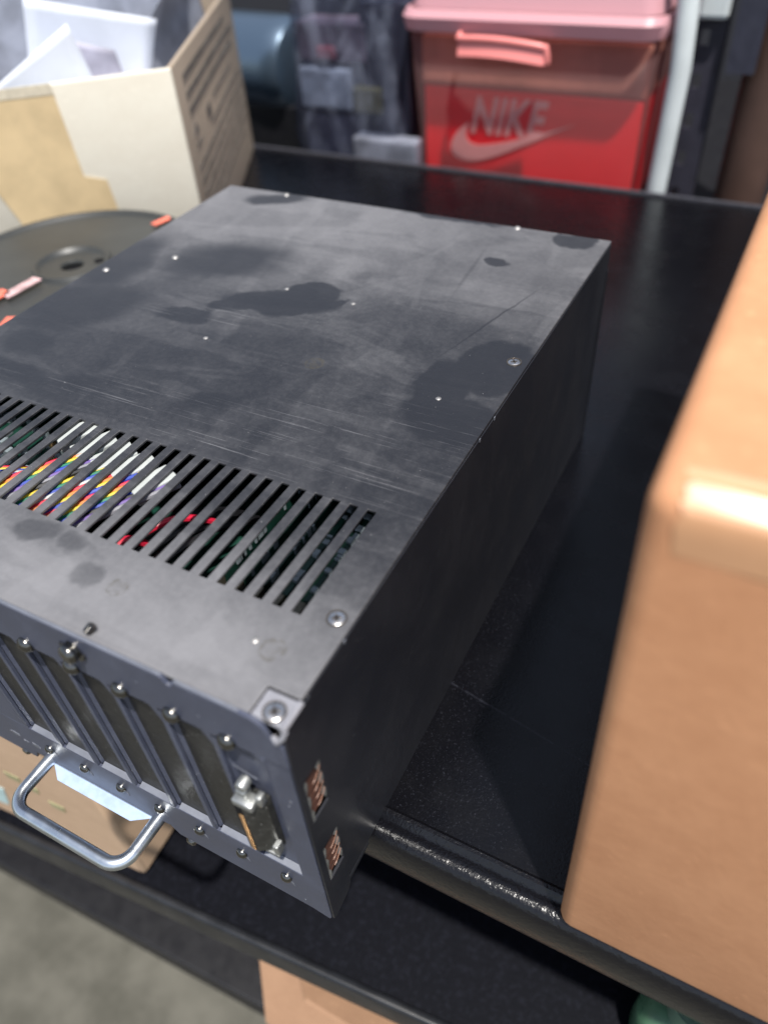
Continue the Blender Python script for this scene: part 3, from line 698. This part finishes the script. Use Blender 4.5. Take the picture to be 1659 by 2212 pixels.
def tapebit(a0, r0, r1, w, ang=0, mat='coral'):
    a = R(a0); d = Vector((math.cos(a), math.sin(a), 0)); t = Vector((-d.y, d.x, 0)); c = Vector(RC); b = B()
    q = [c+d*r0-t*w/2, c+d*r1-t*w/2, c+d*r1+t*w/2+d*.003, c+d*r0+t*w/2]
    lo = [b.m.verts.new(p+Vector((0, 0, .0017))) for p in q]; hi = [b.m.verts.new(p+Vector((0, 0, .0024))) for p in q]
    b.m.faces.new(hi); b.m.faces.new(lo[::-1])
    for i in range(4): b.m.faces.new((lo[i], lo[(i+1) % 4], hi[(i+1) % 4], hi[i]))
    return b.out('tape_piece', mat, rl)
tapebit(77, .072, .086, .006); tapebit(262, .052, .100, .010); tapebit(268, .030, .056, .008, mat='pinktape'); tapebit(292, .080, .112, .018)

# ------------------------------------------------------------------ lower carton on the lower shelf, carton under it
lc = thing('cardboard_box', 'worn brown cardboard box on the lower shelf, seen through the chassis handle', 'cardboard box', (-.30, .10, -.35))
Cc = Vector((-.1830, .0190)); u_ = Vector((-.9957, -.0848)); v_ = Vector((-.06, 1)).normalized()
def LC(u, v, z): p = Cc+u_*u+v_*v; return (p.x, p.y, z)
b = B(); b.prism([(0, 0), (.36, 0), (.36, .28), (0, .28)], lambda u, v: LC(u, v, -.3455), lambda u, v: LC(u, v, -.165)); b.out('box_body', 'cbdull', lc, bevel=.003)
b = B(); b.prism([(.098, -.292), (.165, -.300), (.165, -.332), (.108, -.322)], lambda u, z: LC(u, -.0006, z), lambda u, z: LC(u, .0001, z)); lab = b.out('label_sticker', simple('pale_blue_label', (.42, .56, .56), .5), lc)
b = B(); b.prism([(.118, -.306), (.150, -.308), (.150, -.318), (.122, -.316)], lambda u, z: LC(u, -.0011, z), lambda u, z: LC(u, -.0005, z)); b.out('printed_mark', simple('yellow_ink', (.75, .68, .02), .5), lab)
b = B()
for (x, z) in ((.055, -.262), (.067, -.256), (.04, -.276)): b.prism([(x, z), (x+.012, z+.001), (x+.011, z-.006), (x+.001, z-.007)], lambda u, q: LC(u, -.0006, q), lambda u, q: LC(u, .0001, q))
b.out('printed_mark', simple('faded_green_ink', (.27, .26, .14), .7), lc)
bc = thing('cardboard_box', 'open cardboard box with folded flaps on the bottom shelf, seen at the bottom edge', 'cardboard box', (-.02, .20, -.62))
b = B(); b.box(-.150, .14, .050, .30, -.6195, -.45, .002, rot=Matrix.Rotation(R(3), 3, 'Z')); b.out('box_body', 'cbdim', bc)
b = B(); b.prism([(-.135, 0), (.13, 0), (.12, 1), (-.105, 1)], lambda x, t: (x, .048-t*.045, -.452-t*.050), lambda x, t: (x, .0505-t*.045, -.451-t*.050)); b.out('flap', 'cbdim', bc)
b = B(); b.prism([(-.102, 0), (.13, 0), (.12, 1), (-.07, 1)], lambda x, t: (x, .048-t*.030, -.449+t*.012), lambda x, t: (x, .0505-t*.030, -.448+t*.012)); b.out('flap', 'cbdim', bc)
gb = thing('green_bottle', 'pale green translucent plastic piece on the lower shelf at the bottom right', 'plastic bottle', (.105, .075, -.35))
b = B(); b.lathe([(0, 0), (.022, 0), (.024, .004), (.024, .035), (.018, .044), (.010, .048), (.010, .052), (0, .052)], (.150, .084, -.349), (0, 0, 1), 32); b.out('bottle_body', simple('pale_green_plastic', (.07, .15, .09), .3), gb, smooth=True)
b = B(); b.lathe([(0, .016), (.0115, .016), (.012, 0), (0, 0)], (.150, .084, -.298), (0, 0, 1), 24); b.out('cap', simple('green_cap', (.09, .15, .11), .5), gb, smooth=True)

# ------------------------------------------------------------------ rear rack
rk = thing('rear_rack', 'dark rear rack with a slotted upright post behind the shelf', 'rack', (0, .95, -.16))
b = B(); b.box(-1.6, .5, .728, 1.32, -.190, -.170); b.out('shelf_deck', 'dark', rk)
b = B()
for q in range(11):
    pass
xs = [-.0500, -.0420, -.0340, -.0240]; zs = [-.17]
for q in range(16): zs += [-.150+q*.0355, -.150+q*.0355+.013]
zs.append(.46)
b.grid_plate(xs, zs, lambda x, z: -.0420 < x < -.0340 and any(-.150+q*.0355 < z < -.150+q*.0355+.013 for q in range(16)), lambda x, z, d: (x, .775+d, z), .003)
b.box(-.0238, -.0210, .775, .80, -.17, .46)
b.out('slotted_post', 'darkgrey', rk)
b = B(); b.box(-.047, -.020, .764, .7735, .014, .06, .004); b.out('clip', 'whiteplastic', rk)
b = B(); b.box(-.012, .012, .76, .77, -.026, .3); b.out('brace', simple('blue_black_brace', (.028, .029, .045), .5), rk)
bp = B(); bp.lathe([(.024, 0), (.024, .65)], (.023, .80, -.17), (0, 0, 1), 32); tag(bp.out('brown_pole', 'brownpole', smooth=True), 'dark brown round pole at the top right edge behind the shelf', 'pole')
b = B(); b.tube([(-.052, .742, -.168), (-.0505, .742, -.10), (-.049, .742, -.02), (-.052, .744, .02), (-.058, .75, .09)], .0095, 16); tag(b.out('white_tube', 'whiteplastic', smooth=True), 'bent white plastic tube standing at the right side of the pink storage tub', 'tube')

# pink tote
tt = thing('storage_tub', 'translucent pink plastic storage tub with a latched rim, holding a red shoe carton', 'storage tub', (-.19, .84, -.17))
def rrect(x0, x1, y0, y1, r, n=6):
    o = []
    for (cx_, cy2, a0) in ((x1-r, y0+r, -90), (x1-r, y1-r, 0), (x0+r, y1-r, 90), (x0+r, y0+r, 180)):
        for q in range(n+1): a = R(a0+90*q/n); o.append((cx_+r*math.cos(a), cy2+r*math.sin(a)))
    return o
def loft(b, secs, closed_bottom=True):
    rings = [[b.m.verts.new((x, y, z)) for x, y in pts] for pts, z in secs]; n = len(rings[0])
    for a, c in zip(rings, rings[1:]):
        for j in range(n): b.m.faces.new((a[j], a[(j+1) % n], c[(j+1) % n], c[j]))
    if closed_bottom: b.m.faces.new(rings[0][::-1])
    return rings
b = B(); loft(b, [(rrect(-.318, -.078, .745, .95, .018), -.1685), (rrect(-.330, -.068, .738, .957, .02), .004)]); o = b.out('tub_body', 'pinkbody', tt, smooth=True)
so_ = o.modifiers.new('t', 'SOLIDIFY'); so_.thickness = .0018
b = B(); loft(b, [(rrect(-.329, -.069, .738, .957, .02), .000), (rrect(-.332, -.066, .731, .966, .024), .002), (rrect(-.334, -.064, .728, .968, .024), .014), (rrect(-.330, -.066, .733, .962, .02), .020), (rrect(-.328, -.068, .738, .956, .02), .020), (rrect(-.328, -.068, .738, .956, .02), .004)], False); b.out('rim', 'pinkrim', tt, smooth=True)
b = B(); loft(b, [(rrect(-.325, -.072, .740, .955, .02), .020), (rrect(-.322, -.076, .745, .948, .02), .040)], False); b.m.faces.new([v for v in b.m.verts if v.co.z > .039]); b.out('lid', 'pinkrim', tt, smooth=True)
pts = []
for q in range(13): t = q/12; pts.append((-.262+t*.090, .7235-.006*math.sin(t*math.pi), -.0010-t*.004+.0035*math.sin(t*math.pi)))
b = B(); b.tube([(-.262, .729, .002)]+pts+[(-.1705, .7235, -.0125), (-.1705, .7245, -.018)], .0032, 12)
V = [[b.m.verts.new((p[0], p[1]+.0010-d*.0045, p[2]-.001-d*.0135+(.003*math.sin(q/12*math.pi) if d == 0 else 0))) for d in (0, .5, 1)] for q, p in enumerate(pts)]
for q in range(12):
    for d in (0, 1): b.m.faces.new((V[q][d], V[q+1][d], V[q+1][d+1], V[q][d+1]))
b.out('latch', 'pinklatch', tt, smooth=True)
sc = thing('shoe_carton', 'red shoe carton with a pale logo inside the pink storage tub', 'shoe box', (-.19, .84, -.165))
b = B(); b.box(-.316, -.080, .757, .925, -.160, -.054, .002); b.out('carton_body', 'red', sc)
b = B(); b.box(-.318, -.078, .756, .928, -.0525, -.006, .002); tag(b.out('kraft_carton', 'cartonbrown'), 'brown kraft carton on top of the red shoe carton inside the pink tub', 'carton')
# logo lettering and swoosh
def text_mesh(body, size, shear=.0):
    cu = bpy.data.curves.new('t', 'FONT'); cu.body = body; cu.size = size; cu.shear = shear; cu.offset = size*.030; cu.extrude = .0003; cu.space_character = 1.06
    o = bpy.data.objects.new('t', cu); COL.objects.link(o); bpy.context.view_layer.update()
    me = bpy.data.meshes.new_from_object(o.evaluated_get(bpy.context.evaluated_depsgraph_get())); bpy.data.objects.remove(o); return me
me = text_mesh('NIKE', .050, .28)
w = max(v.co.x for v in me.vertices)
for v in me.vertices:
    x, y, z = v.co; v.co = (-.262+x/w*.088, .7562-z, -.096+y*1.0)
me.materials.append(M['logo']); o = bpy.data.objects.new('logo_lettering', me); COL.objects.link(o); o.parent = sc; o.matrix_parent_inverse = wm(sc).inverted()
sw = []
cubic = lambda p, q, r, s, n: [tuple(((1-t)**3*p[i]+3*(1-t)**2*t*q[i]+3*(1-t)*t*t*r[i]+t**3*s[i]) for i in (0, 1)) for t in [j/n for j in range(n)]]
sw += cubic((-.146, -.080), (-.200, -.104), (-.235, -.126), (-.262, -.127), 14)
sw += cubic((-.262, -.127), (-.292, -.127), (-.290, -.104), (-.262, -.086), 14)
sw += cubic((-.262, -.086), (-.272, -.104), (-.262, -.112), (-.246, -.109), 10)
sw += cubic((-.246, -.109), (-.225, -.106), (-.190, -.096), (-.146, -.080), 10)
b = B(); b.prism(sw, fy(.7555), fy(.7566)); b.out('logo_mark', 'logo', sc)

# packages in the dark between the boxes
pk = thing('parcel_bag', 'clear plastic bag of pale packages standing left of the navy carton', 'plastic bag', (-.44, .79, -.17))
b = B(); loft(b, [(rrect(-.485, -.345, .752, .84, .03), -.169), (rrect(-.495, -.338, .742, .85, .03), -.12), (rrect(-.490, -.345, .748, .84, .03), -.05), (rrect(-.487, -.345, .752, .83, .02), .01), (rrect(-.482, -.348, .770, .80, .010), .05)]); b.out('bag_film', 'bag', pk, smooth=True)
def pkg(name, label, cat, mat, *a, group=None, rz=0):
    b = B(); b.box(*a, bev=.003, rot=Matrix.Rotation(R(rz), 3, 'Y')); return tag(b.out(name, mat), label, cat, group)
lg = simple('pale_grey_packet', (.38, .42, .50), .5, 0, .4, .3, 40); dg = simple('dim_grey_packet', (.16, .17, .21), .5, 0, .4, .4, 30)
pkg('packet', 'pale packet in the middle of the clear bag', 'packet', lg, -.478, -.410, .757, .80, -.088, -.045)
pkg('packet', 'olive green square packet beside the pale packet in the clear bag', 'packet', simple('olive_packet', (.11, .10, .045), .5), -.408, -.372, .757, .80, -.090, -.062)
pkg('packet', 'dull mauve packet with a red patch at the top of the clear bag', 'packet', simple('mauve_packet', (.13, .10, .13), .5, 0, .4, .5, 30), -.478, -.39, .760, .80, -.040, .0)
pkg('packet', 'small red packet in the top of the clear bag', 'packet', simple('dull_red_packet', (.28, .05, .07), .5), -.450, -.425, .754, .759, -.036, -.022)
pkg('packet', 'dark blue brown packet at the bottom of the clear bag', 'packet', simple('bluebrown_packet', (.06, .06, .09), .5, 0, .4, .5, 20), -.478, -.40, .760, .80, -.150, -.094)
pkg('packet', 'light grey flat packet lying in front of the navy carton', 'packet', dg, -.400, -.318, .735, .758, -.169, -.108)
pkg('carton', 'navy blue carton standing between the clear bag and the pink tub', 'carton', 'navy', -.398, -.338, .765, .83, -.169, .02)
# glossy black canister
cn = thing('canister', 'glossy black canister lying on its side and mirroring the sky, right of the open carton', 'canister', (-.56, .83, -.17))
b = B(); b.lathe([(0, 0), (.040, 0), (.049, .004), (.053, .012), (.054, .03), (.054, .3), (0, .3)], (-.515, .825, -.062), (-1, .1, 0), 64); b.out('canister_body', 'gloss', cn, smooth=True)
b = B(); b.box(-.7, -.5, .79, .86, -.169, -.10, .002); tag(b.out('dark_carton', 'dark'), 'black carton under the glossy canister', 'carton')

# ------------------------------------------------------------------ render
S.render.engine = 'CYCLES'
S.cycles.max_bounces = 8; S.cycles.transparent_max_bounces = 12
